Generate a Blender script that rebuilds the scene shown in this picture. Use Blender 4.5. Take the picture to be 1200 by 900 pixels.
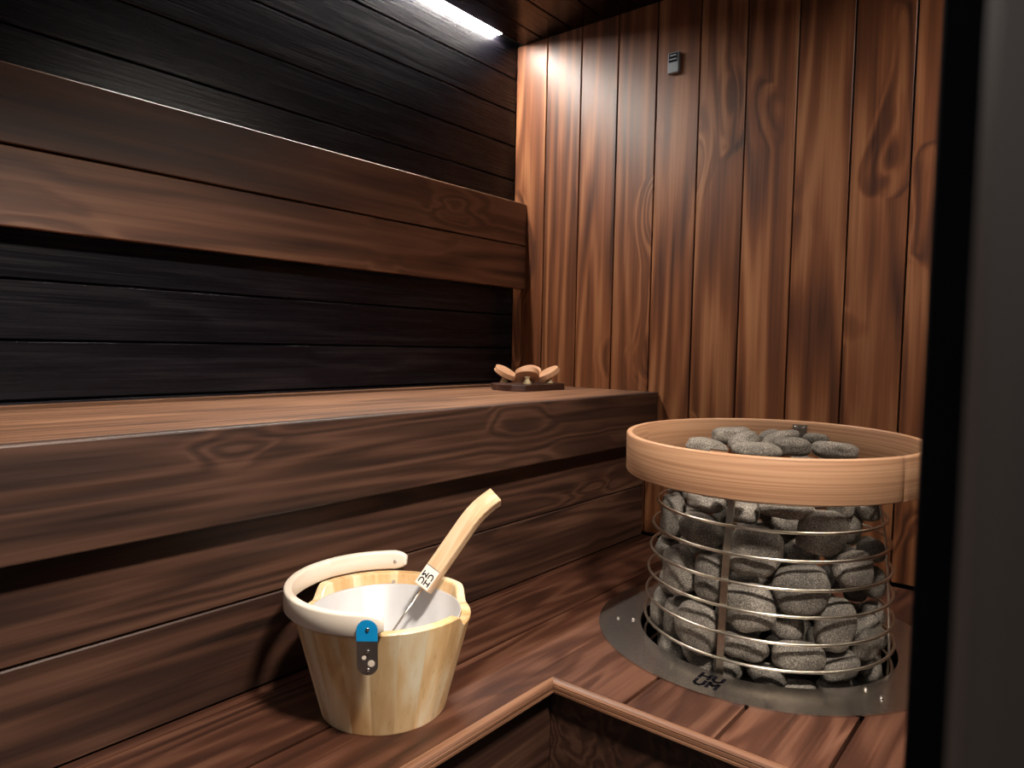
import bpy, bmesh, math, random
import numpy as np
from mathutils import Vector, Matrix, noise

for o in list(bpy.data.objects): bpy.data.objects.remove(o)
SC = bpy.context.scene
COL = SC.collection

# ------------------------------------------------------------ camera
FPX = 820.92
CAM = np.array([1.5863, 0.0, 1.03])
YAW, PITCH, ROLL = -0.68337, 0.054224, -0.0199658
def cam_axes(y, p, r):
    cy, sy, cp, sp, cr, sr = math.cos(y), math.sin(y), math.cos(p), math.sin(p), math.cos(r), math.sin(r)
    fwd = np.array([sy*cp, cy*cp, -sp]); right = np.array([cy, -sy, 0.]); down = np.cross(fwd, right)
    return np.array([cr*right+sr*down, -sr*right+cr*down, fwd])
AX = cam_axes(YAW, PITCH, ROLL)
cd = bpy.data.cameras.new('camera'); cam = bpy.data.objects.new('camera', cd); COL.objects.link(cam)
R3 = Matrix((tuple(AX[0]), tuple(-AX[1]), tuple(-AX[2]))).transposed()
cam.matrix_world = Matrix.Translation(Vector(CAM)) @ R3.to_4x4()
cd.sensor_width = 36; cd.lens = 36*FPX/1200; cd.clip_start = .01
cd.dof.use_dof = True; cd.dof.focus_distance = 1.45; cd.dof.aperture_fstop = 11
SC.camera = cam

# ------------------------------------------------------------ world, lights, exposure
W = bpy.data.worlds.new('world'); SC.world = W; W.use_nodes = True
W.node_tree.nodes['Background'].inputs[0].default_value = (.8, .85, 1, 1)
W.node_tree.nodes['Background'].inputs[1].default_value = .02
SC.view_settings.view_transform = 'Standard'; SC.view_settings.look = 'None'
SC.view_settings.exposure = 0; SC.view_settings.gamma = 1; SC.view_settings.use_curve_mapping = False
LED_L, LED_R = 330.0, 300.0           # emission of the two ceiling LED strips
def area_light(name, loc, target, sx, sy, power, col):
    l = bpy.data.lights.new(name, 'AREA'); l.shape = 'RECTANGLE'; l.size = sx; l.size_y = sy
    l.energy = power; l.color = col
    o = bpy.data.objects.new(name, l); COL.objects.link(o); o.location = loc
    o.rotation_euler = (Vector(target)-Vector(loc)).to_track_quat('-Z', 'Y').to_euler()
    return o
# small recessed ceiling downlight above the free floor in front of the heater
DL_POS = (1.70, .42, 2.066); DOWN_W = 350; DOWN_CONE = 80; DOWN_AIM = (.74, .58, .55)
# lamp of the room outside the sauna door, behind the camera
area_light('hallway_light', (1.5, -1.25, 1.75), (1.05, 1.1, .6), .6, .6, 3.6, (1, .95, .9))

# ------------------------------------------------------------ dimensions (metres)
ZP, ZB, ZC, YB, XR, YF = .45, .898, 2.07, 1.940, 1.85, .20
HC = np.array([1.099, 1.433])        # heater axis
BC = np.array([.737, .732])          # bucket axis
random.seed(7)

# ------------------------------------------------------------ pixel helpers
def ray(x, y): return AX.T @ np.array([(x-600)/FPX, (y-450)/FPX, 1.])
def on_z(x, y, z): d = ray(x, y); return CAM + d*(z-CAM[2])/d[2]
def on_cyl(x, y, r, c, far=False):
    d = ray(x, y); o = CAM[:2]-c; a = d[:2]@d[:2]; b = o@d[:2]; cc = o@o-r*r
    D = b*b-a*cc
    if D < 0: return None
    return CAM + d*((-b+(1 if far else -1)*math.sqrt(D))/a)
def depth(P): return float((np.array(P)-CAM)@AX[2])

# ------------------------------------------------------------ mesh helpers
def link(name, me, m=None, parent=None):
    o = bpy.data.objects.new(name, me); COL.objects.link(o)
    if m is not None: me.materials.clear(); me.materials.append(m)
    if parent is not None: o.parent = parent
    return o
def from_bm(name, bm, m, parent=None, smooth=False):
    bmesh.ops.recalc_face_normals(bm, faces=bm.faces)
    me = bpy.data.meshes.new(name); bm.to_mesh(me); bm.free()
    if smooth:
        for p in me.polygons: p.use_smooth = True
    return link(name, me, m, parent)
def tag(o, label=None, cat=None, group=None, kind=None):
    if label: o['label'] = label
    if cat: o['category'] = cat
    if group: o['group'] = group
    if kind: o['kind'] = kind
    return o
def empty(name, loc, label=None, cat=None, group=None):
    o = bpy.data.objects.new(name, None); COL.objects.link(o); o.location = loc; o.empty_display_size = .05
    return tag(o, label, cat, group)
def box(name, lo, hi, m, parent=None, bev=.0015, seg=1):
    """box with its origin at its centre, eased edges"""
    lo = Vector(lo); hi = Vector(hi); c = (lo+hi)/2; s = hi-lo
    bm = bmesh.new(); bmesh.ops.create_cube(bm, size=1)
    bmesh.ops.scale(bm, vec=s, verts=bm.verts)
    if bev: bmesh.ops.bevel(bm, geom=bm.edges[:], offset=bev, segments=seg, affect='EDGES', profile=.5)
    o = from_bm(name, bm, m, parent)
    o.location = c - (Vector(parent.location) if parent is not None else Vector())
    return o
def prism(name, pts, z0, z1, m, parent=None, bev=0, origin=(0, 0)):
    bm = bmesh.new()
    vs = [bm.verts.new((x-origin[0], y-origin[1], z0)) for x, y in pts]
    f = bm.faces.new(vs); r = bmesh.ops.extrude_face_region(bm, geom=[f])
    bmesh.ops.translate(bm, vec=(0, 0, z1-z0), verts=[v for v in r['geom'] if isinstance(v, bmesh.types.BMVert)])
    bmesh.ops.recalc_face_normals(bm, faces=bm.faces)
    if bev:
        e = [e for e in bm.edges if len(e.link_faces) == 2 and e.calc_face_angle(0) > .6]
        bmesh.ops.bevel(bm, geom=e, offset=bev, segments=2, affect='EDGES', profile=.5)
    return from_bm(name, bm, m, parent)
def sweep(bm, path, section, ups=None, closed=False):
    """sweep a 2D section (side, up) along 3D points"""
    n = len(path); P = [Vector(p) for p in path]; rings = []
    for i in range(n):
        a = P[(i-1) % n] if (closed or i > 0) else P[i]; b = P[(i+1) % n] if (closed or i < n-1) else P[i]
        t = (b-a).normalized(); u = Vector(ups[i]) if ups else Vector((0, 0, 1))
        s = t.cross(u).normalized(); u = s.cross(t).normalized()
        rings.append([bm.verts.new(P[i]+s*x+u*y) for x, y in section])
    k = len(section)
    for i in range(n if closed else n-1):
        A, B = rings[i], rings[(i+1) % n]
        for j in range(k): bm.faces.new((A[j], A[(j+1) % k], B[(j+1) % k], B[j]))
    if not closed:
        bm.faces.new(rings[0]); bm.faces.new(rings[-1][::-1])
def circ_sec(r, n=8): return [(r*math.cos(2*math.pi*i/n), r*math.sin(2*math.pi*i/n)) for i in range(n)]
def lathe(bm, prof, n=64, closed=True):
    rings = [[bm.verts.new((r*math.cos(2*math.pi*i/n), r*math.sin(2*math.pi*i/n), z)) for i in range(n)] for r, z in prof]
    k = len(prof)
    for j in range(k if closed else k-1):
        A, B = rings[j], rings[(j+1) % k]
        for i in range(n): bm.faces.new((A[i], A[(i+1) % n], B[(i+1) % n], B[i]))
    return rings
def screw(name, loc, nrm, r, m, parent):
    bm = bmesh.new(); lathe(bm, [(r, 0), (r, r*.25), (r*.75, r*.6), (r*.3, r*.72), (r*.28, r*.35), (.0001, r*.35)], 14, False)
    o = from_bm(name, bm, m, parent, True)
    o.location = Vector(loc)-(Vector(parent.matrix_world.translation) if False else Vector())
    o.rotation_euler = Vector(nrm).to_track_quat('Z', 'Y').to_euler()
    return o

# ------------------------------------------------------------ materials
def new_mat(name):
    m = bpy.data.materials.new(name); m.use_nodes = True
    nt = m.node_tree; b = nt.nodes['Principled BSDF']
    return m, nt, b
def N(nt, t, **kw):
    n = nt.nodes.new(t)
    for k, v in kw.items(): setattr(n, k, v)
    return n
def math_n(nt, op, a, b=None):
    n = N(nt, 'ShaderNodeMath', operation=op)
    for i, v in enumerate((a, b)):
        if v is None: continue
        if isinstance(v, (int, float)): n.inputs[i].default_value = v
        else: nt.links.new(v, n.inputs[i])
    return n.outputs[0]
def ramp(nt, fac, stops):
    n = N(nt, 'ShaderNodeValToRGB'); el = n.color_ramp.elements
    while len(el) < len(stops): el.new(.5)
    for e, (p, c) in zip(el, stops): e.position = p; e.color = (*c, 1)
    nt.links.new(fac, n.inputs[0]); return n.outputs[0]
def wood(name, axis, cols, freq=26, across=7.0, along=.55, rough=.45, knot=1.0, fibre=.35, tint=.25, bump=.12, spec=.5, blotch=.5):
    """cols: dark, mid, light. Contour-band grain that runs along the given axis of the object."""
    m, nt, b = new_mat(name); L = nt.links
    tc = N(nt, 'ShaderNodeTexCoord'); oi = N(nt, 'ShaderNodeObjectInfo')
    off = N(nt, 'ShaderNodeVectorMath', operation='SCALE'); off.inputs[0].default_value = (37.1, 21.7, 53.3)
    L.new(oi.outputs['Random'], off.inputs['Scale'])
    add = N(nt, 'ShaderNodeVectorMath', operation='ADD'); L.new(tc.outputs['Object'], add.inputs[0]); L.new(off.outputs[0], add.inputs[1])
    def mapped(al, ac):
        mp = N(nt, 'ShaderNodeMapping'); s = [ac, ac, ac]; s['xyz'.index(axis)] = al
        mp.inputs['Scale'].default_value = s; L.new(add.outputs[0], mp.inputs[0]); return mp.outputs[0]
    def nz(vec, detail, dist=0, rg=.5):
        n = N(nt, 'ShaderNodeTexNoise'); n.inputs['Scale'].default_value = 1; n.inputs['Detail'].default_value = detail
        n.inputs['Roughness'].default_value = rg
        if isinstance(dist, (int, float)): n.inputs['Distortion'].default_value = dist
        else: L.new(dist, n.inputs['Distortion'])
        L.new(vec, n.inputs['Vector']); return n.outputs['Fac']
    kn = nz(mapped(2.3, 3.6), 1)
    kmask = math_n(nt, 'MULTIPLY', math_n(nt, 'MAXIMUM', math_n(nt, 'SUBTRACT', kn, .56), 0), 9*knot)
    n1 = nz(mapped(along, across), 2.5, kmask, .45)
    s = math_n(nt, 'SINE', math_n(nt, 'MULTIPLY', n1, freq*2))
    band = math_n(nt, 'ADD', math_n(nt, 'MULTIPLY', s, .5), .5)
    fib = nz(mapped(3.5, 190), 2)
    fine = nz(mapped(1.4, 45), 3)
    bl = nz(mapped(1.6, 5), 2)
    fac = math_n(nt, 'ADD', math_n(nt, 'MULTIPLY', band, .42), math_n(nt, 'MULTIPLY', math_n(nt, 'SUBTRACT', fine, .5), .75))
    fac = math_n(nt, 'ADD', fac, math_n(nt, 'MULTIPLY', math_n(nt, 'SUBTRACT', fib, .5), fibre))
    fac = math_n(nt, 'ADD', fac, math_n(nt, 'MULTIPLY', math_n(nt, 'SUBTRACT', bl, .5), blotch*1.6))
    fac = math_n(nt, 'ADD', fac, .28)
    col = ramp(nt, fac, [(0, cols[0]), (.5, cols[1]), (1, cols[2])])
    hsv = N(nt, 'ShaderNodeHueSaturation'); L.new(col, hsv.inputs['Color'])
    L.new(math_n(nt, 'ADD', math_n(nt, 'MULTIPLY', oi.outputs['Random'], tint), 1-tint/2), hsv.inputs['Value'])
    L.new(hsv.outputs[0], b.inputs['Base Color'])
    b.inputs['Specular IOR Level'].default_value = spec
    L.new(math_n(nt, 'ADD', math_n(nt, 'MULTIPLY', fib, .16), rough-.08), b.inputs['Roughness'])
    bp = N(nt, 'ShaderNodeBump'); bp.inputs['Strength'].default_value = bump; bp.inputs['Distance'].default_value = .002
    L.new(fac, bp.inputs['Height']); L.new(bp.outputs[0], b.inputs['Normal'])
    return m
def plain(name, col, rough=.5, metal=0, spec=.5, emit=None, es=0, var=0.0, vs=60):
    m, nt, b = new_mat(name)
    b.inputs['Base Color'].default_value = (*col, 1); b.inputs['Roughness'].default_value = rough
    b.inputs['Metallic'].default_value = metal; b.inputs['Specular IOR Level'].default_value = spec
    if var:
        tc = N(nt, 'ShaderNodeTexCoord'); n = N(nt, 'ShaderNodeTexNoise'); n.inputs['Scale'].default_value = vs
        nt.links.new(tc.outputs['Object'], n.inputs['Vector'])
        c = ramp(nt, n.outputs['Fac'], [(.3, tuple(x*(1-var) for x in col)), (.7, tuple(min(1, x*(1+var)) for x in col))])
        nt.links.new(c, b.inputs['Base Color'])
    if emit: b.inputs['Emission Color'].default_value = (*emit, 1); b.inputs['Emission Strength'].default_value = es
    return m
WAL = ((.035, .0095, .0045), (.19, .063, .023), (.42, .185, .08))
M_back = wood('walnut_vertical', 'z', WAL, freq=24, rough=.42, knot=1.2)
M_rest = wood('walnut_lengthwise', 'y', ((.035, .012, .006), (.125, .05, .0245), (.23, .11, .06)), freq=22, rough=.45, knot=1.1)
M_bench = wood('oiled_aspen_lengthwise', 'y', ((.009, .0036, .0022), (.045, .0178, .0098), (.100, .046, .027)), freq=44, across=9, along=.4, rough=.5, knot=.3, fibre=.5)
M_btop = wood('bench_wood_lit_top', 'y', ((.05, .02, .009), (.18, .078, .036), (.34, .17, .09)), freq=40, across=10, along=.35, rough=.5, knot=.2, fibre=.6)  # bench top colour raised to paint in the LED light from above
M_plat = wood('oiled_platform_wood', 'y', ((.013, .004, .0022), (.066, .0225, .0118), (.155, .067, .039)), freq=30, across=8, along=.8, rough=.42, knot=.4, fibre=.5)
M_nose = wood('edge_strip_wood_y', 'y', ((.06, .024, .012), (.20, .088, .045), (.31, .155, .088)), freq=24, across=30, rough=.45, knot=0, fibre=.4)
M_nosx = wood('edge_strip_wood_x', 'x', ((.06, .024, .012), (.20, .088, .045), (.31, .155, .088)), freq=24, across=30, rough=.45, knot=0, fibre=.4)
BLK = ((.0015, .0015, .003), (.0045, .004, .0065), (.013, .0115, .0135))
M_dark = wood('black_stained_wood', 'y', BLK, freq=20, across=9, rough=.27, knot=.4, fibre=.9, bump=.2, spec=.3)
M_ceil = wood('dark_ceiling_wood', 'y', ((.003, .0015, .001), (.008, .004, .003), (.018, .009, .007)), freq=20, across=7, rough=.25, knot=.4, fibre=.4, spec=.22, bump=.04)
M_shell = plain('black_backing_board', (.006, .005, .005), .9, var=.3)
M_casing = wood('door_casing_wood', 'z', ((.13, .10, .085), (.17, .13, .11), (.21, .165, .14)), freq=10, across=14, rough=.5, knot=.2)
M_black = plain('black_door_frame', (.003, .003, .005), .8, spec=.12, var=.2)
M_floor = plain('dark_floor_tile', (.03, .028, .027), .5, var=.3, vs=20)
M_steel = plain('brushed_steel', (.62, .57, .52), .27, 1, var=.08, vs=120)
M_wire = plain('cage_steel', (.66, .58, .48), .3, 1, var=.08, vs=120)
M_iron = plain('heater_black_steel', (.02, .02, .02), .6, .5, var=.3)
M_ink = plain('black_ink', (.005, .004, .006), .9, spec=.05, var=.1)
M_led = plain('led_diffuser_left', (.9, .9, .9), .5, emit=(1, .93, .84), es=LED_L)
M_led2 = plain('led_diffuser_right', (.9, .9, .9), .5, emit=(1, .90, .78), es=LED_R)

def brushed(m, rough, an, vec):
    nt = m.node_tree; b = nt.nodes['Principled BSDF']; c = N(nt, 'ShaderNodeCombineXYZ')
    for i in range(3): c.inputs[i].default_value = vec[i]
    nt.links.new(c.outputs[0], b.inputs['Tangent']); b.inputs['Anisotropic'].default_value = an; b.inputs['Roughness'].default_value = rough
M_flange = plain('linear_brushed_steel', (.62, .57, .52), .3, 1, var=.08, vs=120); brushed(M_flange, .24, .5, (0, 1, 0))

# ------------------------------------------------------------ room shell
def planks(parent, name, m, spans, axis_i, lo, hi, gap=.003, bev=.002):
    for a, c in spans:
        l = list(lo); h = list(hi); l[axis_i] = a+gap/2; h[axis_i] = c-gap/2
        box(name, l, h, m, parent, bev)
def struct(name, lo, hi, m): return tag(box(name, lo, hi, m, None, 0), kind='structure')
wl = struct('wall_left', (-.09, YF, 0), (-.0145, YB+.09, 2.2), M_shell)
zj = [.788, .9055, 1.0225, 1.1396, 1.257, 1.3745, 1.493, 1.6115, 1.7293, 1.8463, 1.9595, 2.085]
planks(wl, 'plank', M_dark, list(zip(zj, zj[1:])), 2, (-.014, YF+.004, 0), (0, YB-.0005, 0), gap=.005, bev=.0012)
wb = struct('wall_back', (-.014, YB+.0145, 0), (XR+.09, YB+.09, 2.2), M_shell)
xj = [.0, .133, .2725, .411, .5465, .6842, .8237, .9628, 1.1012, 1.2383, 1.3765, 1.515, 1.653, 1.752, XR]
planks(wb, 'plank', M_back, list(zip(xj, xj[1:])), 0, (0, YB, .46), (0, YB+.014, ZC+.0), gap=.0045, bev=.0012)
wr = struct('wall_right', (XR+.0145, YF+.1, 0), (XR+.09, YB+.0145, 2.2), M_shell)
planks(wr, 'plank', M_dark, [(.45+.1175*i, .45+.1175*(i+1)) for i in range(14)], 2, (XR, YF+.11, 0), (XR+.014, YB-.0005, 0), gap=.0035)
ce = struct('ceiling', (-.014, YF, ZC+.0145), (XR+.0145, YB+.0145, ZC+.09), M_shell)
cj = [.0255, .115, .236, .3565, .479] + [.479+.1205*i for i in range(1, 11)]
cj = [c for c in cj if c < XR-.1] + [XR-.0255]
planks(ce, 'plank', M_ceil, list(zip(cj, cj[1:])), 0, (0, YF+.004, ZC), (0, YB-.001, ZC+.014), gap=.0035)
tag(box('floor', (-.09, -1.6, -.06), (2.4, YB+.09, 0), M_floor, None, 0), kind='structure')
# front wall with the doorway the picture is taken through
wf = struct('wall_front', (-.09, .10, 0), (.72, YF, 2.2), M_shell)
d = tag(box('door_1', (1.5733, .118, .001), (1.84, .25, 2.2), M_casing, None, .002), kind='structure')
box('frame_stop', (1.5479, .25, .001), (1.62, .30, 2.065), M_black, d, .001)
# LED strips set into the slits beside the ceiling boards
def led(xw, sg, m, label, y0, y1):
    # flat diffuser recessed in the slit between wall and ceiling boards, thin channel behind it
    t = empty('led_strip', (xw, 1.0, ZC), label, 'light strip')
    def pr(name, sec, ya, yb, mm):
        bm = bmesh.new(); A = [bm.verts.new((sg*x, ya-1.0, z)) for x, z in sec]; B = [bm.verts.new((sg*x, yb-1.0, z)) for x, z in sec]
        k = len(sec); bm.faces.new(A); bm.faces.new(B[::-1])
        for i in range(k): bm.faces.new((A[i], A[(i+1) % k], B[(i+1) % k], B[i]))
        from_bm(name, bm, mm, t)
    pr('diffuser', [(.003, .004), (.023, .004), (.023, .0075), (.003, .0075)], y0, y1, m)
    pr('channel', [(.0012, .0078), (.0245, .0078), (.0245, .0143), (.0012, .0143)], y0-.01, y1+.01, M_shell)
led(0, 1, M_led, 'white LED strip recessed in the ceiling edge along the black stained wall', .75, 1.83)
led(XR, -1, M_led2, 'white LED strip recessed in the ceiling edge along the right hand wall', 1.2, 1.885)
# downlight: steel trim ring, glowing lens, lamp just below it
dl = empty('downlight', DL_POS, 'round recessed downlight in dark ceiling near right hand wall', 'downlight')
bm = bmesh.new(); lathe(bm, [(.112, .0038), (.112, -.001), (.116, -.003), (.122, -.002), (.123, .0038)], 40); from_bm('trim_ring', bm, M_steel, dl, True)
bm = bmesh.new(); lathe(bm, [(.0001, .001), (.1118, .001), (.1118, .0035), (.0001, .0035)], 40, False)
from_bm('lens', bm, plain('downlight_lens', (.9, .9, .9), .4, emit=(1, .86, .70), es=4), dl)
lt = bpy.data.lights.new('downlight_lamp', 'SPOT'); lt.shadow_soft_size = .11; lt.spot_size = math.radians(DOWN_CONE); lt.spot_blend = .7; lt.energy = DOWN_W; lt.color = (1, .92, .82)
lo_ = bpy.data.objects.new('downlight_lamp', lt); COL.objects.link(lo_); lo_.location = (DL_POS[0], DL_POS[1], DL_POS[2]-.006)
lo_.rotation_euler = (Vector(DOWN_AIM)-Vector(DL_POS)).to_track_quat('-Z', 'Y').to_euler()

# ------------------------------------------------------------ upper bench and backrest
ub = empty('upper_bench', (.3, 1.07, ZP), 'deep dark brown wooden upper bench with tall front board along black wall', 'bench')
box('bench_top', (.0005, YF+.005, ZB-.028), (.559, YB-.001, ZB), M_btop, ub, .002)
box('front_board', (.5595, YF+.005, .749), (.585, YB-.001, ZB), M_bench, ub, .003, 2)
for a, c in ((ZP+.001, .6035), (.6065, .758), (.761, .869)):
    box('kick_board', (.522, YF+.005, a), (.542, YB-.001, c), M_bench, ub, .002)
br = empty('backrest', (.03, 1.07, 1.23), 'walnut backrest of two wide boards mounted on black wall above bench', 'backrest')
box('board', (.035, YF+.005, 1.230), (.059, YB-.002, 1.3745), M_rest, br, .002)
box('board', (.035, YF+.005, 1.3795), (.059, YB-.002, 1.522), M_rest, br, .002)
for y in (.45, 1.1, 1.75): box('bracket', (.0005, y-.03, 1.25), (.035, y+.03, 1.5), M_shell, br, .001)

# ------------------------------------------------------------ lower bench / heater platform
pf = empty('lower_bench', (.9, 1.4, 0), 'L-shaped lower bench of brown planks carrying bucket and heater', 'bench')
XE, YE = .887, .987
def cut_plank(pts):
    o = prism('plank', [(x-.9, y-1.4) for x, y in pts], ZP-.028, ZP, M_plat, pf)
    xs = [p[0] for p in pts]; ys = [p[1] for p in pts]
    # hole for the heater
    if max(xs) > HC[0]-.25 and min(xs) < HC[0]+.25 and max(ys) > 1.2:
        bm = bmesh.new(); bmesh.ops.create_cone(bm, cap_ends=True, segments=96, radius1=.256, radius2=.256, depth=.3)
        cu = from_bm('cutter', bm, M_plat); cu.location = (HC[0], HC[1], ZP)
        md = o.modifiers.new('hole', 'BOOLEAN'); md.object = cu; md.operation = 'DIFFERENCE'; md.solver = 'EXACT'
        bpy.context.view_layer.update()
        me = bpy.data.meshes.new_from_object(o.evaluated_get(bpy.context.evaluated_depsgraph_get()))
        o.modifiers.clear(); o.data = me; bpy.data.objects.remove(cu)
        me.materials.clear(); me.materials.append(M_plat)
    # give every plank its own grain origin
    c = Vector((sum(xs)/len(xs)-.9, sum(ys)/len(ys)-1.4, ZP-.014))
    o.data.transform(Matrix.Translation(-c)); o.location = c
g = .0028
cut_plank([(.5425, YF+.01), (.568-g/2, YF+.01), (.568-g/2, YB-.001), (.5425, YB-.001)])
cut_plank([(.568+g/2, YF+.01), (.732-g, YF+.01), (.732-g, YB-.001), (.568+g/2, YB-.001)])
cut_plank([(.732+g, YF+.01), (XE, YF+.01), (XE, YE), (1.033-g*1.2, YE), (1.033-g*1.2, YB-.001), (.732+g, YB-.001)])
for a, c in ((1.033, 1.1887), (1.1887, 1.341), (1.341, 1.495), (1.495, 1.65), (1.65, 1.75), (1.75, XR)):
    ys = (YE, HC[1], YB-.001) if c < 1.35 else (YE, YB-.001)      # the hole parts the two middle planks
    for y0, y1 in zip(ys, ys[1:]): cut_plank([(a+g*1.2, y0), (c-g*1.2, y0), (c-g*1.2, y1), (a+g*1.2, y1)])
def nosing(name, p, q, inner, m):
    """mitred edge strip with two shallow grooves on its face"""
    bm = bmesh.new(); w, h = .013, .021
    sec = [(0.0008, 0), (w*.45, -.0008), (w*.8, -.003), (w, -.006), (w-.0012, -.0075), (w, -.009), (w, -.014), (w-.0012, -.0155), (w, -.017), (w, -h), (.0008, -h)]
    p = Vector((*p, ZP)); q = Vector((*q, ZP)); t = (q-p).normalized(); o = Vector((*inner, 0))
    R = []
    for e, (P, sgn) in enumerate(((p, 1), (q, 0))):
        R.append([bm.verts.new(P + o*a + Vector((0, 0, b)) + (t*a if sgn else Vector())) for a, b in sec])
    k = len(sec)
    for j in range(k): bm.faces.new((R[0][j], R[0][(j+1) % k], R[1][(j+1) % k], R[1][j]))
    bm.faces.new(R[0]); bm.faces.new(R[1][::-1])
    bmesh.ops.translate(bm, vec=(-.9, -1.4, 0), verts=bm.verts)
    return from_bm(name, bm, m, pf)
nosing('edge_strip', (XE, YE), (XE, YF+.01), (1, 0), M_nose)
nosing('edge_strip', (XE, YE), (XR, YE), (0, -1), M_nosx)
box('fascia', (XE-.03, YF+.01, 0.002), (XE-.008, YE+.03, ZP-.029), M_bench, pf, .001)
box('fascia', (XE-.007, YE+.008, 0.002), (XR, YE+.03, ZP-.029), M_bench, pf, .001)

# ------------------------------------------------------------ wall sensor
sn = empty('wall_sensor', (.6065, YB, 1.843), 'small grey and dark temperature sensor box on vertical walnut planks', 'sensor')
M_sens = plain('sensor_grey', (.30, .34, .38), .4, var=.05); M_scr = plain('sensor_dark_screen', (.015, .02, .03), .15, var=.1)
M_prn = plain('sensor_print', (.5, .5, .52), .5, var=.05)
box('case', (.589, YB-.016, 1.8435), (.624, YB-.0003, 1.9025), M_sens, sn, .002, 2)
box('screen', (.593, YB-.0168, 1.8735), (.620, YB-.0158, 1.8995), M_scr, sn, 0)
for z, w in ((1.893, .02), (1.882, .022)): box('print_line', (.6065-w/2, YB-.0172, z-.0016), (.6065+w/2, YB-.0167, z+.0016), M_prn, sn, 0)

# ------------------------------------------------------------ lettering H U / U M as cut strokes
LET = {'H': [((0, 0), (0, 1)), ((1, 0), (1, 1)), ((0, .5), (1, .5))],
       'U': [((0, 1), (0, .3)), ((0, .3), (.3, 0)), ((.3, 0), (.7, 0)), ((.7, 0), (1, .3)), ((1, .3), (1, 1))],
       'M': [((0, 0), (0, 1)), ((1, 0), (1, 1)), ((0, 1), (.5, .45)), ((.5, .45), (1, 1))]}
def logo(parent, origin, ex, ey, w, h, thick, st=.135):
    """2 x 2 monogram; ex/ey: reading and up directions; w,h of one letter"""
    ex = Vector(ex).normalized(); ey = Vector(ey).normalized(); n = ex.cross(ey)
    bm = bmesh.new(); gap = w*.5; t = w*st
    for ch, cx, cy in (('H', -1, 1), ('U', 1, 1), ('U', -1, -1), ('M', 1, -1)):
        ox = cx*(w+gap)/2-w/2+t*0; oy = cy*(h+gap*.8)/2-h/2
        for a, b in LET[ch]:
            A = Vector((ox+a[0]*w, oy+a[1]*h)); B = Vector((ox+b[0]*w, oy+b[1]*h)); dv = (B-A).normalized(); pv = Vector((-dv.y, dv.x))*t
            A -= dv*t*.55; B += dv*t*.55
            q = [A+pv, A-pv, B-pv, B+pv]
            lo = [bm.verts.new(Vector(origin)+ex*p.x+ey*p.y) for p in q]; hi = [bm.verts.new(v.co+n*thick) for v in lo]
            bm.faces.new(hi); bm.faces.new(lo[::-1])
            for i in range(4): bm.faces.new((lo[i], lo[(i+1) % 4], hi[(i+1) % 4], hi[i]))
    o = from_bm('lettering', bm, M_ink, parent); o['label'] = 'black stencil letters HU over UM'
    return o

# ------------------------------------------------------------ heater
M_hoop = wood('pale_bent_alder', 'x', ((.31, .145, .075), (.50, .265, .145), (.60, .345, .20)), freq=30, across=42, along=.5, rough=.45, knot=0, fibre=.3, tint=0, bump=.05, blotch=.2)
ht = empty('sauna_heater', (HC[0], HC[1], 0), 'round electric sauna heater of steel wire rings topped by pale wooden hoop', 'heater')
def ring(name, r, z, wr, m, parent, n=96):
    bm = bmesh.new(); sweep(bm, [(r*math.cos(2*math.pi*i/n), r*math.sin(2*math.pi*i/n), z) for i in range(n)], circ_sec(wr, 8), None, True)
    return from_bm(name, bm, m, parent, True)
RINGS = [(.7152, .2183), (.6676, .2262), (.6181, .2301), (.5718, .2335), (.524, .2362), (.4775, .2385), (.43, .2375), (.383, .234), (.762, .208)]
for z, r in RINGS: ring('cage_ring', r, z, .0030, M_wire, ht)
def prof_r(z): return float(np.interp(z, [.36, .43, .4775, .524, .5718, .6181, .6676, .7152, .762, .80], [.233, .2375, .2385, .2362, .2335, .2301, .2262, .2183, .208, .2]))
for a in (-88.4, 3.0, 94.9):
    bm = bmesh.new(); ca, sa = math.cos(math.radians(a)), math.sin(math.radians(a))
    path = [((prof_r(z)-.0055)*ca, (prof_r(z)-.0055)*sa, z) for z in np.linspace(.36, .775, 14)]
    sweep(bm, path, [(-.0065, -.0013), (.0065, -.0013), (.0065, .0013), (-.0065, .0013)], [(ca, sa, 0)]*14)
    from_bm('post', bm, M_wire, ht)
    # lip under the hoop that carries it
    bm = bmesh.new()
    for r0, r1, z0, z1 in ((.196, .2748, .7735, .7760), (.2722, .2746, .776, .8585)):
        tw = .028
        pts = [(r0, -tw), (r1, -tw), (r1, tw), (r0, tw)] if z0 < .775 else [(r0, -.016), (r1, -.016), (r1, .016), (r0, .016)]
        lo = [bm.verts.new((x*ca-y*sa, x*sa+y*ca, z0)) for x, y in pts]; hi = [bm.verts.new((x*ca-y*sa, x*sa+y*ca, z1)) for x, y in pts]
        bm.faces.new(hi); bm.faces.new(lo[::-1])
        for i in range(4): bm.faces.new((lo[i], lo[(i+1) % 4], hi[(i+1) % 4], hi[i]))
    bk = from_bm('hoop_bracket', bm, M_steel, ht)
    for y in (-.0085, .0085):
        screw('screw', (.2722*ca-y*sa, .2722*sa+y*ca, .8515), (-ca, -sa, 0), .0042, M_steel, bk)
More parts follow.
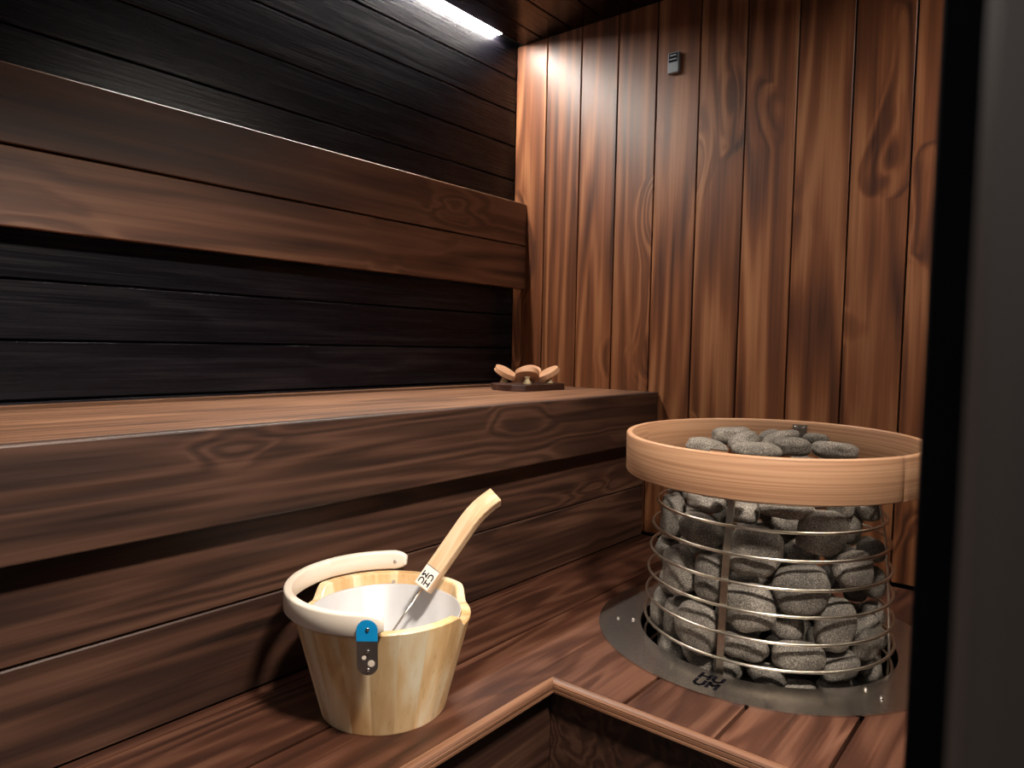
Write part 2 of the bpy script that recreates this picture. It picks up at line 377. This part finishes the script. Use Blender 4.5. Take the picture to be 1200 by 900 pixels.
# wooden hoop with its lapped seam
def hoop():
    bm = bmesh.new(); n = 128; seam = math.radians(-23); sec = []
    zb, zt = -.039, .039; R = []
    for i in range(n+1):
        a = seam+2*math.pi*i/n; ro = .2882-.0014*(i/n); ri = ro-.0125; b = .003
        s = [(ro-b, zb), (ro-b*.3, zb+b*.3), (ro, zb+b), (ro, zt-b), (ro-b*.3, zt-b*.3), (ro-b, zt), (ri+b, zt), (ri+b*.3, zt-b*.3), (ri, zt-b), (ri, zb+b), (ri+b, zb)]
        R.append([bm.verts.new((r*math.cos(a), r*math.sin(a), z)) for r, z in s])
    uvl = None
    for i in range(n):
        for j in range(11): bm.faces.new((R[i][j], R[i][(j+1) % 11], R[i+1][(j+1) % 11], R[i+1][j]))
    bm.faces.new(R[0]); bm.faces.new(R[-1][::-1])
    o = from_bm('guard_hoop', bm, M_hoop, ht, True)
    o['label'] = 'pale bent wood hoop'; o.location = (0, 0, .8213); o.rotation_euler = (math.atan(.0214), 0, 0)
    return o
hoop()
# the hoop's grain runs round the axis: rewire its coordinates to (angle*radius, radius, height)
def cyl_coords(m, R):
    nt = m.node_tree; L = nt.links
    tc = [n for n in nt.nodes if n.type == 'TEX_COORD'][0]
    tgt = [l.to_socket for l in tc.outputs['Object'].links]
    sp = N(nt, 'ShaderNodeSeparateXYZ'); L.new(tc.outputs['Object'], sp.inputs[0])
    at = math_n(nt, 'ARCTAN2', sp.outputs[1], sp.outputs[0])
    rr = math_n(nt, 'SQRT', math_n(nt, 'ADD', math_n(nt, 'MULTIPLY', sp.outputs[0], sp.outputs[0]), math_n(nt, 'MULTIPLY', sp.outputs[1], sp.outputs[1])))
    cb = N(nt, 'ShaderNodeCombineXYZ'); L.new(math_n(nt, 'MULTIPLY', at, R), cb.inputs[0]); L.new(rr, cb.inputs[1]); L.new(sp.outputs[2], cb.inputs[2])
    for t in tgt: L.new(cb.outputs[0], t)
cyl_coords(M_hoop, .29)
# flange in two halves, lettered in front
def half_ring(a0, a1, z0, z1, m, lbl):
    bm = bmesh.new(); n = 60; A = [math.radians(a0+(a1-a0)*i/n) for i in range(n+1)]
    pts = [(.334*math.cos(a), .334*math.sin(a)) for a in A]+[(.247*math.cos(a), .247*math.sin(a)) for a in A[::-1]]
    k = len(pts); lo = [bm.verts.new((x, y, z0)) for x, y in pts]; hi = [bm.verts.new((x, y, z1)) for x, y in pts]
    for i in range(n):
        for V in (lo, hi): bm.faces.new((V[i], V[i+1], V[k-2-i], V[k-1-i]))
    for i in range(k): bm.faces.new((lo[i], lo[(i+1) % k], hi[(i+1) % k], hi[i]))
    return from_bm('flange', bm, m, ht)
f1 = half_ring(-152.5, -29.2, ZP+.0005, ZP+.003, M_flange, '')
f2 = half_ring(-29.0, 207.3, ZP+.0005, ZP+.0025, M_flange, '')
for a in (-150.9, -30.8):
    for r in (.262, .294):
        screw('screw', (r*math.cos(math.radians(a)), r*math.sin(math.radians(a)), ZP+.003), (0, 0, 1), .005, M_steel, f1)
la = math.radians(-88.3)
logo(f1, (.2845*math.cos(la), .2845*math.sin(la), ZP+.003), (-math.sin(la), math.cos(la), 0), (-math.cos(la), -math.sin(la), 0), .0155, .0205, .0003, .19)
bm = bmesh.new(); lathe(bm, [(.0001, .34), (.225, .34), (.225, .002), (.0001, .002)], 48, False)
from_bm('base', bm, M_iron, ht)

# ------------------------------------------------------------ stones
def stone_mat():
    m, nt, b = new_mat('grey_sauna_stone'); L = nt.links
    tc = N(nt, 'ShaderNodeTexCoord'); oi = N(nt, 'ShaderNodeObjectInfo')
    n1 = N(nt, 'ShaderNodeTexNoise'); n1.inputs['Scale'].default_value = 420; n1.inputs['Detail'].default_value = 3
    n2 = N(nt, 'ShaderNodeTexNoise'); n2.inputs['Scale'].default_value = 22; n2.inputs['Detail'].default_value = 4
    geo = N(nt, 'ShaderNodeNewGeometry')
    for n in (n1, n2): L.new(geo.outputs['Position'], n.inputs['Vector'])
    f = math_n(nt, 'ADD', math_n(nt, 'MULTIPLY', n1.outputs['Fac'], .8), math_n(nt, 'MULTIPLY', n2.outputs['Fac'], .35))
    c = ramp(nt, f, [(.40, (.045, .038, .031)), (.58, (.14, .118, .096)), (.76, (.35, .305, .255))])
    h = N(nt, 'ShaderNodeHueSaturation'); L.new(c, h.inputs['Color'])
    L.new(math_n(nt, 'ADD', math_n(nt, 'MULTIPLY', oi.outputs['Random'], .5), .75), h.inputs['Value'])
    L.new(h.outputs[0], b.inputs['Base Color']); b.inputs['Roughness'].default_value = .8
    bp = N(nt, 'ShaderNodeBump'); bp.inputs['Strength'].default_value = .35; bp.inputs['Distance'].default_value = .0012
    L.new(f, bp.inputs['Height']); L.new(bp.outputs[0], b.inputs['Normal'])
    return m
M_stone = stone_mat()
STONES = []
for v in range(8):
    bm = bmesh.new(); bmesh.ops.create_icosphere(bm, subdivisions=4, radius=1)
    for w in bm.verts:
        p = w.co.normalized(); q = p*(abs(p.x)**2.6+abs(p.y)**2.6+abs(p.z)**2.6)**(-1/2.6)
        k = 1+.20*noise.noise(p*.9+Vector((v*7.3, 1.1, 2.2)))+.05*noise.noise(p*2.2+Vector((v*3.1, 5, 9)))
        w.co = q*k
    mx = [max(abs(w.co[i]) for w in bm.verts) for i in range(3)]
    for w in bm.verts: w.co = Vector((w.co.x/mx[0], w.co.y/mx[1], w.co.z/mx[2]))
    me = bpy.data.meshes.new('stone'); bm.to_mesh(me); bm.free(); me.materials.append(M_stone)
    for p in me.polygons: p.use_smooth = True
    STONES.append(me)
LBL_C, LBL_T = 'rounded grey stone packed behind the steel wire rings of the heater', 'speckled grey stone heaped on top inside the pale wooden hoop'
LBL_B, GB = 'grey stone deep inside or at the back of the heater cage', 'stones inside and behind in the cage'
LBL_U = 'grey stone low in the wooden hoop beneath the heaped stones'
SPOTS = []; PACK = []
def stone(c, ex, ey, sx, sy, sz, label, group, v=None):
    """ex, ey span the stone's broad face; sx, sy, sz half sizes"""
    ex = Vector(ex).normalized(); n = ex.cross(Vector(ey)).normalized(); ey = n.cross(ex)
    o = bpy.data.objects.new('heater_stone', STONES[len(SPOTS) % 8 if v is None else v]); COL.objects.link(o)
    mw = Matrix((ex, ey, n)).transposed().to_4x4()
    o.matrix_world = Matrix.Translation(Vector(c)) @ mw @ Matrix.Diagonal((sx, sy, sz, 1))
    SPOTS.append((np.array(c), max(sx, sy)*.8)); PACK.append([o, np.array(c, float), np.array([ex, ey, n]), np.array([sx, sy, sz])])
    return tag(o, label, 'stone', group)
FRONT = [  # crop px: cx, cy, w, h, tilt, inset
 (228,308,88,125,5,0), (315,272,80,50,0,.012), (303,345,125,98,8,0), (535,294,215,52,2,.004), (628,356,178,128,6,-.004), (750,335,80,104,-20,.016),
 (462,412,150,172,8,-.004), (200,392,46,66,0,0), (246,455,96,142,-8,0), (328,468,68,150,3,.002), (716,455,158,104,2,0), (562,512,156,142,-8,-.004),
 (560,425,85,70,0,.03), (735,518,80,60,0,.022), (793,500,40,90,-10,0), (195,570,66,108,14,0), (237,580,34,110,8,.012), (440,570,140,138,-15,0),
 (296,612,112,150,12,0), (655,606,112,162,10,0), (748,640,92,112,-20,0), (540,622,100,85,0,.03), (432,668,128,78,8,.004), (556,681,150,94,-4,-.004),
 (398,714,75,72,10,.002), (222,652,80,56,25,.012), (318,700,84,70,20,.022), (664,716,120,78,-8,.004), (768,702,100,90,-35,.004), (476,738,110,60,6,.006),
 (186,498,32,70,0,.012), (775,580,56,100,10,.034), (176,626,32,54,15,.014), (420,300,70,60,0,.03), (375,420,60,70,0,.03), (385,640,60,70,0,.03), (690,290,70,60,0,.03), (560,775,120,60,0,.014), (655,775,110,60,0,.014), (390,780,100,60,10,.012), (800,318,40,64,0,0), (804,402,40,70,0,0), (808,590,36,70,0,0), (800,655,40,60,0,0)]
GC = 'stones in the heater cage'
def cage_label(P, hx, hy):
    zs = [.7152, .6676, .6181, .5718, .524, .4775]; k = min(range(6), key=lambda i: abs(zs[i]-P[2]))
    wire = ('top', 'second', 'third', 'fourth', 'fifth', 'lowest')[k]
    form = 'upright' if hy > hx*1.25 else ('wide' if hx > hy*1.25 else 'round')
    size = 'large' if max(hx, hy) > .036 else ('mid-sized' if max(hx, hy) > .024 else 'small')
    a = math.degrees(math.atan2(P[1]-HC[1], P[0]-HC[0]))+88.4
    side = 'bucket side' if (a < 0 or a > 180) else 'door side'
    near = 'next to' if abs(a) < 22 else ('away from' if abs(a) < 60 else 'far from')
    return f'{size} {form} stone behind {wire} wire ring {near} upright bar, {side}'
for cx, cy, w, h, tilt, inset in FRONT:
    px, py = 690+cx/2.3075, 470+cy/2.3075
    zg = .6
    for _ in range(6):
        rr = prof_r(zg)-.0085-.0265-max(inset, 0); P = on_cyl(px, py, rr, HC)
        if P is None:
            d = ray(px, py); s = ((HC-CAM[:2])@d[:2])/(d[:2]@d[:2]); P = CAM+d*s; u = P[:2]-HC; u = u/np.linalg.norm(u)*rr; P[:2] = HC+u
        zg = float(P[2])
    u = np.array([P[0]-HC[0], P[1]-HC[1], 0]); u /= np.linalg.norm(u)
    t = np.array([-u[1], u[0], 0]); view = ray(px, py); view /= np.linalg.norm(view)
    fs = max(.42, abs(t@AX[0])); dp = depth(P)
    a = math.radians(tilt); hx = w/2.3075/FPX*dp/2/fs; hy = h/2.3075/FPX*dp/2
    hx = min(hx, .05); hy = min(hy, .05)
    ex = Vector(t)*math.cos(a)+Vector((0, 0, -1))*math.sin(a); ey = Vector(t)*math.sin(a)+Vector((0, 0, 1))*math.cos(a)
    stone(P, ex, ey, hx, hy, min(.026, .9*max(hx, .016)), cage_label(P, hx, hy), GC)
TOP = [(440,100,160,78,-6,.842), (342,142,165,60,5,.832), (492,122,130,66,-25,.838), (540,160,190,66,2,.832), (592,104,95,46,-15,.836), (632,116,150,60,-20,.838),
       (702,146,155,84,0,.836), (772,120,100,56,10,.834), (846,158,190,96,2,.832)]
TLAB = ['smooth grey stone leaning at the back left edge of the heap in the hoop', 'low flat grey stone ending the heap towards the upper bench', 'tilted oval stone between two flat ones on the heap', 'long flat speckled stone along the front of the heap',
        'small dark stone tucked behind the tilted long stone on the heap', 'long tilted stone rising towards the steel hoop bracket', 'dark round stone in the middle of the heap', 'pale stone right under the steel hoop bracket', 'largest pale domed stone of the heap, on the door frame side']
TLAB[0] = 'smooth dark grey stone on the wall side of the heap in the hoop'
for (cx, cy, w, h, tilt, z), tl in zip(TOP, TLAB):
    px, py = 725+cx/3.333, 480+cy/3.333; P = on_z(px, py, z); dp = depth(P)
    r = P[:2]-HC
    if np.linalg.norm(r) > .20: P[:2] = HC+r/np.linalg.norm(r)*.20
    a = math.radians(tilt); rt = Vector(AX[0]); rt.z = 0; rt.normalize(); fw = Vector((-rt.y, rt.x, 0))
    ex = rt*math.cos(a)+Vector((0, 0, -1))*math.sin(a)
    hx = w/3.333/FPX*dp/2
    stone(P, ex, fw, hx, max(.024, hx*.72), min(.021, h/3.333/FPX*dp/2*1.05), tl, 'stones heaped in the hoop')
# the rest of the fill: sides, back and core
rnd = random.Random(5)
def try_fill(r0, r1, z0, z1, tries, dmin, label, group, flat=False, side=False):
    for _ in range(tries):
        a = rnd.uniform(0, 2*math.pi); r = rnd.uniform(r0, r1); z = rnd.uniform(z0, z1)
        if side and abs((math.degrees(a)+71+180) % 360-180) < 70: continue
        if not flat: r = min(r, prof_r(z)-.034)
        c = np.array([HC[0]+r*math.cos(a), HC[1]+r*math.sin(a), z])
        if any(np.linalg.norm(c-p) < (dmin+.35*s) for p, s in SPOTS): continue
        u = Vector((math.cos(a), math.sin(a), 0)); t = Vector((-u.y, u.x, 0)); b = rnd.uniform(-.6, .6)
        sx, sy = rnd.uniform(.028, .04), rnd.uniform(.024, .034)
        if flat: stone(c, t*math.cos(b)+u*math.sin(b), u, sx, sy, rnd.uniform(.017, .022), label, group)
        else: stone(c, t*math.cos(b)+Vector((0, 0, 1))*math.sin(b), Vector((0, 0, 1)), sx, sy, rnd.uniform(.02, .026), label, group)
try_fill(.18, .20, .40, .75, 600, .050, LBL_B, GB, side=True)
try_fill(.0, .125, .39, .755, 500, .056, LBL_B, GB)
try_fill(.0, .19, .790, .80, 200, .052, LBL_U, 'stones heaped in the hoop', True)

# settle the heap: push overlapping stones apart, keep them inside the cage, trim what is left
def settle():
    n = len(PACK); P = np.array([p[1] for p in PACK]); A = np.array([p[2] for p in PACK]); S = np.array([p[3] for p in PACK])
    top = P[:, 2] > .775; P0 = P.copy(); lim = np.hypot(P[:, 0]-HC[0], P[:, 1]-HC[1])
    def overlaps():
        D = P[:, None]-P[None]; d = np.linalg.norm(D, axis=2)+1e-9; U = D/d[..., None]
        def sup(i_axis_first):
            L = np.einsum('iak,ijk->ija', A, U)/S[:, None, :]
            return 1/np.sqrt((L**2).sum(2)+1e-6)
        Ri = sup(True); Rj = Ri.T
        return U, d, Ri, Rj, np.where(np.eye(n) > 0, 0, np.maximum(0, (Ri+Rj)*1.03-d))
    for it in range(80):
        U, d, Ri, Rj, ov = overlaps()
        P += (U*ov[..., None]).sum(1)*.22
        P += (P0-P)*.06
        r = np.hypot(P[:, 0]-HC[0], P[:, 1]-HC[1]); k = np.minimum(1, np.maximum(lim, .12)/np.maximum(r, 1e-6))
        P[:, :2] = HC+(P[:, :2]-HC)*k[:, None]
        P[top, 2] = np.maximum(P[top, 2], .782); P[~top, 2] = np.minimum(P[~top, 2], .757)
    U, d, Ri, Rj, ov = overlaps()
    f = np.clip((d/((Ri+Rj)*1.02)+np.eye(n)*9).min(1), .76, 1)
    for (o, _, ax, sz), c, g_ in zip(PACK, P, f):
        o.matrix_world = Matrix.Translation(Vector(c)) @ Matrix([tuple(v) for v in ax]).transposed().to_4x4() @ Matrix.Diagonal((*(sz*g_), 1))
    print('stones', n, 'trim', f.mean().round(3), 'moved', np.linalg.norm(P-P0, axis=1).mean().round(4))
settle()

# ------------------------------------------------------------ bucket
M_stave = wood('pale_pine_staves', 'z', ((.58, .31, .12), (.76, .51, .26), (.90, .76, .54)), freq=12, across=16, along=1.2, rough=.3, knot=.2, fibre=.18, tint=.38, bump=.03, blotch=.7)
M_grip = wood('white_bent_wood', 'x', ((.70, .56, .44), (.82, .70, .58), (.9, .82, .73)), freq=6, across=30, along=3, rough=.4, knot=0, fibre=.2, tint=0, bump=.03, blotch=.2)
M_liner = plain('white_liner', (.52, .505, .505), .35, var=.02)
M_blue = plain('blue_film', (.005, .30, .66), .35, var=.05)
M_plate = plain('bucket_steel_plate', (.36, .33, .31), .42, 1, var=.06)
bk = empty('water_bucket', (BC[0], BC[1], ZP), 'pale wooden stave water bucket with white liner and bent wood handle', 'bucket')
RIMZ, K = .621-ZP, .2586
PIV = -48.5
def rout(z): return .099+K*z
def rim(a):
    best = 0
    for c in (PIV+90, PIV+270):
        dd = abs((a-c+180) % 360-180)
        x = (33-dd)/13; x = max(0, min(1, x)); best = max(best, x*x*(3-2*x))
    return RIMZ-.021*best
NS = 20
for s in range(NS):
    bm = bmesh.new(); n = 8; a0 = 360/NS*s+3.5; g_ = .015
    cols = []
    for i in range(n+1):
        a = a0+g_+(360/NS-2*g_)*i/n; h = rim(a); ar = math.radians(a); c, sn_ = math.cos(ar), math.sin(ar)
        T = .0165; e = .0018; edge = .00025 if i in (0, n) else 0
        prof = [(rout(e)-e*.5-edge, 0), (rout(e)-edge, e), (rout(h*.5)-edge, h*.5), (rout(h-e)-edge, h-e), (rout(h)-e, h), (rout(h)-T+e, h), (rout(h)-T, h-e), (rout(h-.03)-T, h-.03), (rout(h*.4)-T, h*.4), (rout(0)-T, 0)]
        cols.append([bm.verts.new((r*c, r*sn_, z)) for r, z in prof])
    k = len(cols[0])
    for i in range(n):
        for j in range(k): bm.faces.new((cols[i][j], cols[i+1][j], cols[i+1][(j+1) % k], cols[i][(j+1) % k]))
    bm.faces.new(cols[0]); bm.faces.new(cols[-1][::-1])
    from_bm('stave', bm, M_stave, bk)
bm = bmesh.new(); hz = .603-ZP
lathe(bm, [(.0001, .014), (rout(.014)-.0185, .014), (rout(hz)-.0185, hz), (rout(hz)-.0172, hz+.001), (rout(hz)-.0172, hz-.002), (rout(.012)-.0172, .0125), (.0001, .0125)], 96, False)
from_bm('liner', bm, M_liner, bk, True)
bm = bmesh.new(); lathe(bm, [(.0001, .001), (rout(.01)-.0175, .001), (rout(.01)-.0175, .012), (.0001, .012)], 64, False)
from_bm('bottom', bm, M_stave, bk)
# handle: bent band lying on the rim, from pivot to pivot round the far side
bm = bmesh.new(); n = 72; R = []
for i in range(n+1):
    f = i/n; a = PIV+7-(194)*f; ar = math.radians(a)
    en = min(f, 1-f)*n                       # rounded ends
    hh = .0168*min(1, .45+.55*math.sqrt(min(1, en/3.0)))
    zc = .6385-ZP; th = .0065; ri = .1495
    sag = -.002*math.sin(math.pi*f)
    b = .0035
    sec = [(ri+th, -hh+b), (ri+th, hh-b), (ri+th-b*.3, hh-b*.3), (ri+th-b, hh), (ri-th+b, hh), (ri-th+b*.3, hh-b*.3), (ri-th, hh-b), (ri-th, -hh+b), (ri-th+b, -hh), (ri+th-b, -hh)]
    R.append([bm.verts.new((r*math.cos(ar), r*math.sin(ar), zc+z+sag)) for r, z in sec])
for i in range(n):
    for j in range(10): bm.faces.new((R[i][j], R[i+1][j], R[i+1][(j+1) % 10], R[i][(j+1) % 10]))
bm.faces.new(R[0]); bm.faces.new(R[-1][::-1])
cyl_coords(M_grip, .15)
gr = from_bm('handle', bm, M_grip, bk, True); gr['label'] = 'white bent wood handle'
def plate(a, film):
    """rounded steel strap on the outside wall, upper part under blue film"""
    ar = math.radians(a); u = Vector((math.cos(ar), math.sin(ar), 0)); t = Vector((-u.y, u.x, 0))
    lo, hi = .569-ZP, .6505-ZP; wv = .0145; tilt = .10
    def P(x, z, off): return u*(.1575+off+tilt*(z-(hi-.03)))+t*x+Vector((0, 0, z))
    out = []
    for i in range(13): th = math.pi*i/12; out.append((wv*math.cos(th), hi-wv+wv*math.sin(th)))
    for i in range(13): th = math.pi+math.pi*i/12; out.append((wv*math.cos(th), lo+wv+wv*math.sin(th)))
    def slab(name, pts, o0, o1, m, par):
        bm = bmesh.new(); A = [bm.verts.new(P(x, z, o0)) for x, z in pts]; B = [bm.verts.new(P(x, z, o1)) for x, z in pts]
        bm.faces.new(B); bm.faces.new(A[::-1]); k = len(pts)
        for i in range(k): bm.faces.new((A[i], A[(i+1) % k], B[(i+1) % k], B[i]))
        return from_bm(name, bm, m, par)
    pl = slab('strap', out, 0, .0016, M_plate, bk)
    if film:
        zc = hi-.031
        slab('film', [(wv*1.01*math.cos(math.pi*i/12), hi+.0003-wv+wv*1.01*math.sin(math.pi*i/12)) for i in range(13)]+[(-wv*1.01, zc), (wv*1.01, zc)], .0016, .002, M_blue, pl)['label'] = 'blue protective film'
        for x, z, r in ((-.0045, lo+.026, .003), (.0055, lo+.0175, .0048)):
            slab('hole', [(x+r*math.cos(2*math.pi*i/16), z+r*math.sin(2*math.pi*i/16)) for i in range(16)], .0014, .0019, M_grip, pl)
    for z in ((hi-.0135), lo+.0355, lo+.008):
        screw('screw', P(.001, z, .0018), u, .0028, M_steel, pl)
    # bolt head on the inner side of the handle end
    screw('screw', u*.1428+Vector((0, 0, hi-.0135)), -u, .0034, M_steel, pl)
    screw('screw', u*(rout(.155)-.0165)+Vector((0, 0, .157)), -u, .0032, M_steel, pl)
    return pl
plate(PIV-1, True); plate(PIV+181, False)

# ------------------------------------------------------------ ladle leaning on the bucket rim
M_lad = wood('ladle_wood', 'x', ((.50, .28, .14), (.70, .46, .27), (.80, .60, .41)), freq=10, across=60, along=4, rough=.4, knot=0, fibre=.25, tint=0, bump=.04, blotch=.3)
M_face = plain('ladle_pale_end', (.84, .76, .68), .45, var=.03)
P1 = Vector(on_z(508, 671, .641))                       # where it lies on the rim
E0, E1 = Vector(ray(490, 685)), Vector(ray(562, 582))
pn = E0.cross(E1).normalized()
best = None
for i in range(200):                                    # slope such that the rod ends inside the bucket
    for j in (0,):
        an = math.radians(20+60*i/199); a_ = Vector((0, 0, 1))-pn*pn.z; a_.normalize(); b_ = pn.cross(a_)
        if b_.y < 0: b_ = -b_
        dd = a_*math.sin(an)+b_*math.cos(an); s = (P1.z-.485)/dd.z; Q = P1-dd*s
        e = math.hypot(Q.x-BC[0], Q.y-BC[1])
        if best is None or abs(e-.045) < best[0]: best = (abs(e-.045), dd, Q)
DL, QB = best[1], best[2]
def hit(e, P, dvec):                                    # parameter on line P+s*d nearest to view ray e
    w0 = Vector(CAM)-P; a = e.dot(e); b = e.dot(dvec); c = dvec.dot(dvec); dd_ = e.dot(w0); ee = dvec.dot(w0)
    return (a*ee-b*dd_)/(a*c-b*b)
s0, s1 = hit(E0, P1, DL), hit(E1, P1, DL)
LP = P1+DL*s0
ld = empty('ladle', tuple(LP), 'wooden handled ladle with thin steel rod leaning in the water bucket', 'ladle')
# the printed face is turned up and towards the doorway
vw = Vector(CAM)-LP; vw -= DL*vw.dot(DL); vw.normalize(); rt_ = Vector(AX[0]); rt_ -= DL*rt_.dot(DL); rt_.normalize()
nrm = (vw-rt_*.42).normalized(); side = nrm.cross(DL).normalized()
Ln = s1-s0
print('ladle length', Ln, 'dir', DL, 'rod bottom', QB, 'start', LP, s0, s1)
bm = bmesh.new(); path = []
for i in range(17):
    t = i/16; bend = .0125*max(0, (t-.66)/.34)**2; path.append(DL*(Ln*1.09*t)-nrm*bend+rt_*bend*.7)
hw, hhh = .0155, .0105; c = .0016
sweep(bm, path, [(-hw, -hhh+c), (-hw+c, -hhh), (hw-c, -hhh), (hw, -hhh+c), (hw, hhh-c), (hw-c, hhh), (-hw+c, hhh), (-hw, hhh-c)], [nrm]*17)
# grain coordinates along the handle: store the mesh in a frame whose x runs along it
fr = Matrix((DL, side, nrm)).transposed().to_4x4()
bm.transform(fr.inverted())
hd = from_bm('handle', bm, M_lad, ld); hd.matrix_local = fr
def face_box(name, x0, x1, y0, y1, z0, z1, m):
    bm = bmesh.new(); bmesh.ops.create_cube(bm, size=1); bmesh.ops.scale(bm, vec=(x1-x0, y1-y0, z1-z0), verts=bm.verts)
    bmesh.ops.translate(bm, vec=((x0+x1)/2, (y0+y1)/2, (z0+z1)/2), verts=bm.verts); return from_bm(name, bm, m, hd)
face_box('end_face', .0012, .036, -hw+.0016, hw-.0016, hhh-.0002, hhh+.0003, M_face)
face_box('groove', .036, .0374, -hw+.0012, hw-.0012, hhh-.0002, hhh+.0002, M_plate)
logo(hd, (.0158, 0, hhh+.0003), (0, 1, 0), (-1, 0, 0), .0080, .0085, .0002)
bm = bmesh.new(); q0 = Vector((0, 0, 0))+DL*.004; q1 = QB-LP
sweep(bm, [q0, q0.lerp(q1, .5), q1], circ_sec(.0021, 10), [nrm]*3); from_bm('rod', bm, M_steel, ld, True)
bm = bmesh.new(); lathe(bm, [(.0001, 0), (.018, .002), (.027, .012), (.029, .028), (.0278, .028), (.026, .013), (.017, .0035), (.0001, .0016)], 32, False)
cp = from_bm('cup', bm, M_steel, ld, True); cp.location = QB-LP+Vector((.012, -.022, -.018))

# ------------------------------------------------------------ tray with four disc topped pegs on the upper bench
M_tray = wood('dark_tray_wood', 'y', ((.02, .008, .006), (.06, .024, .017), (.11, .05, .035)), freq=16, across=10, rough=.4, knot=0)
M_disc = wood('orange_alder', 'x', ((.42, .20, .10), (.60, .32, .175), (.72, .43, .26)), freq=8, across=20, along=4, rough=.45, knot=0, fibre=.25, tint=0, bump=.03)
M_peg = plain('cream_peg', (.80, .62, .36), .4, var=.04)
TX, TY = .262, 1.70
tr = empty('peg_tray', (TX, TY, ZB), 'dark wooden tray with four tilted pale wooden discs on upper bench', 'tray')
tp = [(-.072, -.085), (-.030, -.125), (.040, -.125), (.072, -.098), (.072, .098), (.040, .125), (-.030, .125), (-.072, .085)]
prism('tray_board', tp, .0004, .0185, M_tray, tr, .002)
fwd_ = Vector((.614, -.789, 0)); rgt_ = Vector((.789, .614, 0))
for ang, rad, tl in ((0, .052, .50), (112, .070, .58), (-112, .074, .58), (172, .052, .55)):
    u = fwd_*math.cos(math.radians(ang))+rgt_*math.sin(math.radians(ang)); ax = (Vector((0, 0, 1))-u*tl).normalized()
    dc = u*rad+Vector((0, 0, .049))
    bm = bmesh.new(); r, t = .0365, .0165; b = .0015
    lathe(bm, [(.0001, -t/2), (r-b, -t/2), (r, -t/2+b), (r, t/2-b), (r-b, t/2), (.0001, t/2)], 40, False)
    dk = from_bm('disc', bm, M_disc, tr); dk.location = dc; dk.rotation_euler = ax.to_track_quat('Z', 'Y').to_euler()
    low = dc-ax*(t/2); bp_ = Vector((low.x, low.y, .0186)); H = low.z-.0186
    bm = bmesh.new(); lathe(bm, [(.0001, 0), (.0135, 0), (.0112, H*.25), (.0060, H*.62), (.0062, H*.75), (.0105, H*.98), (.0001, H*1.1)], 24, False)
    pg = from_bm('peg', bm, M_peg, tr, True); pg.location = bp_
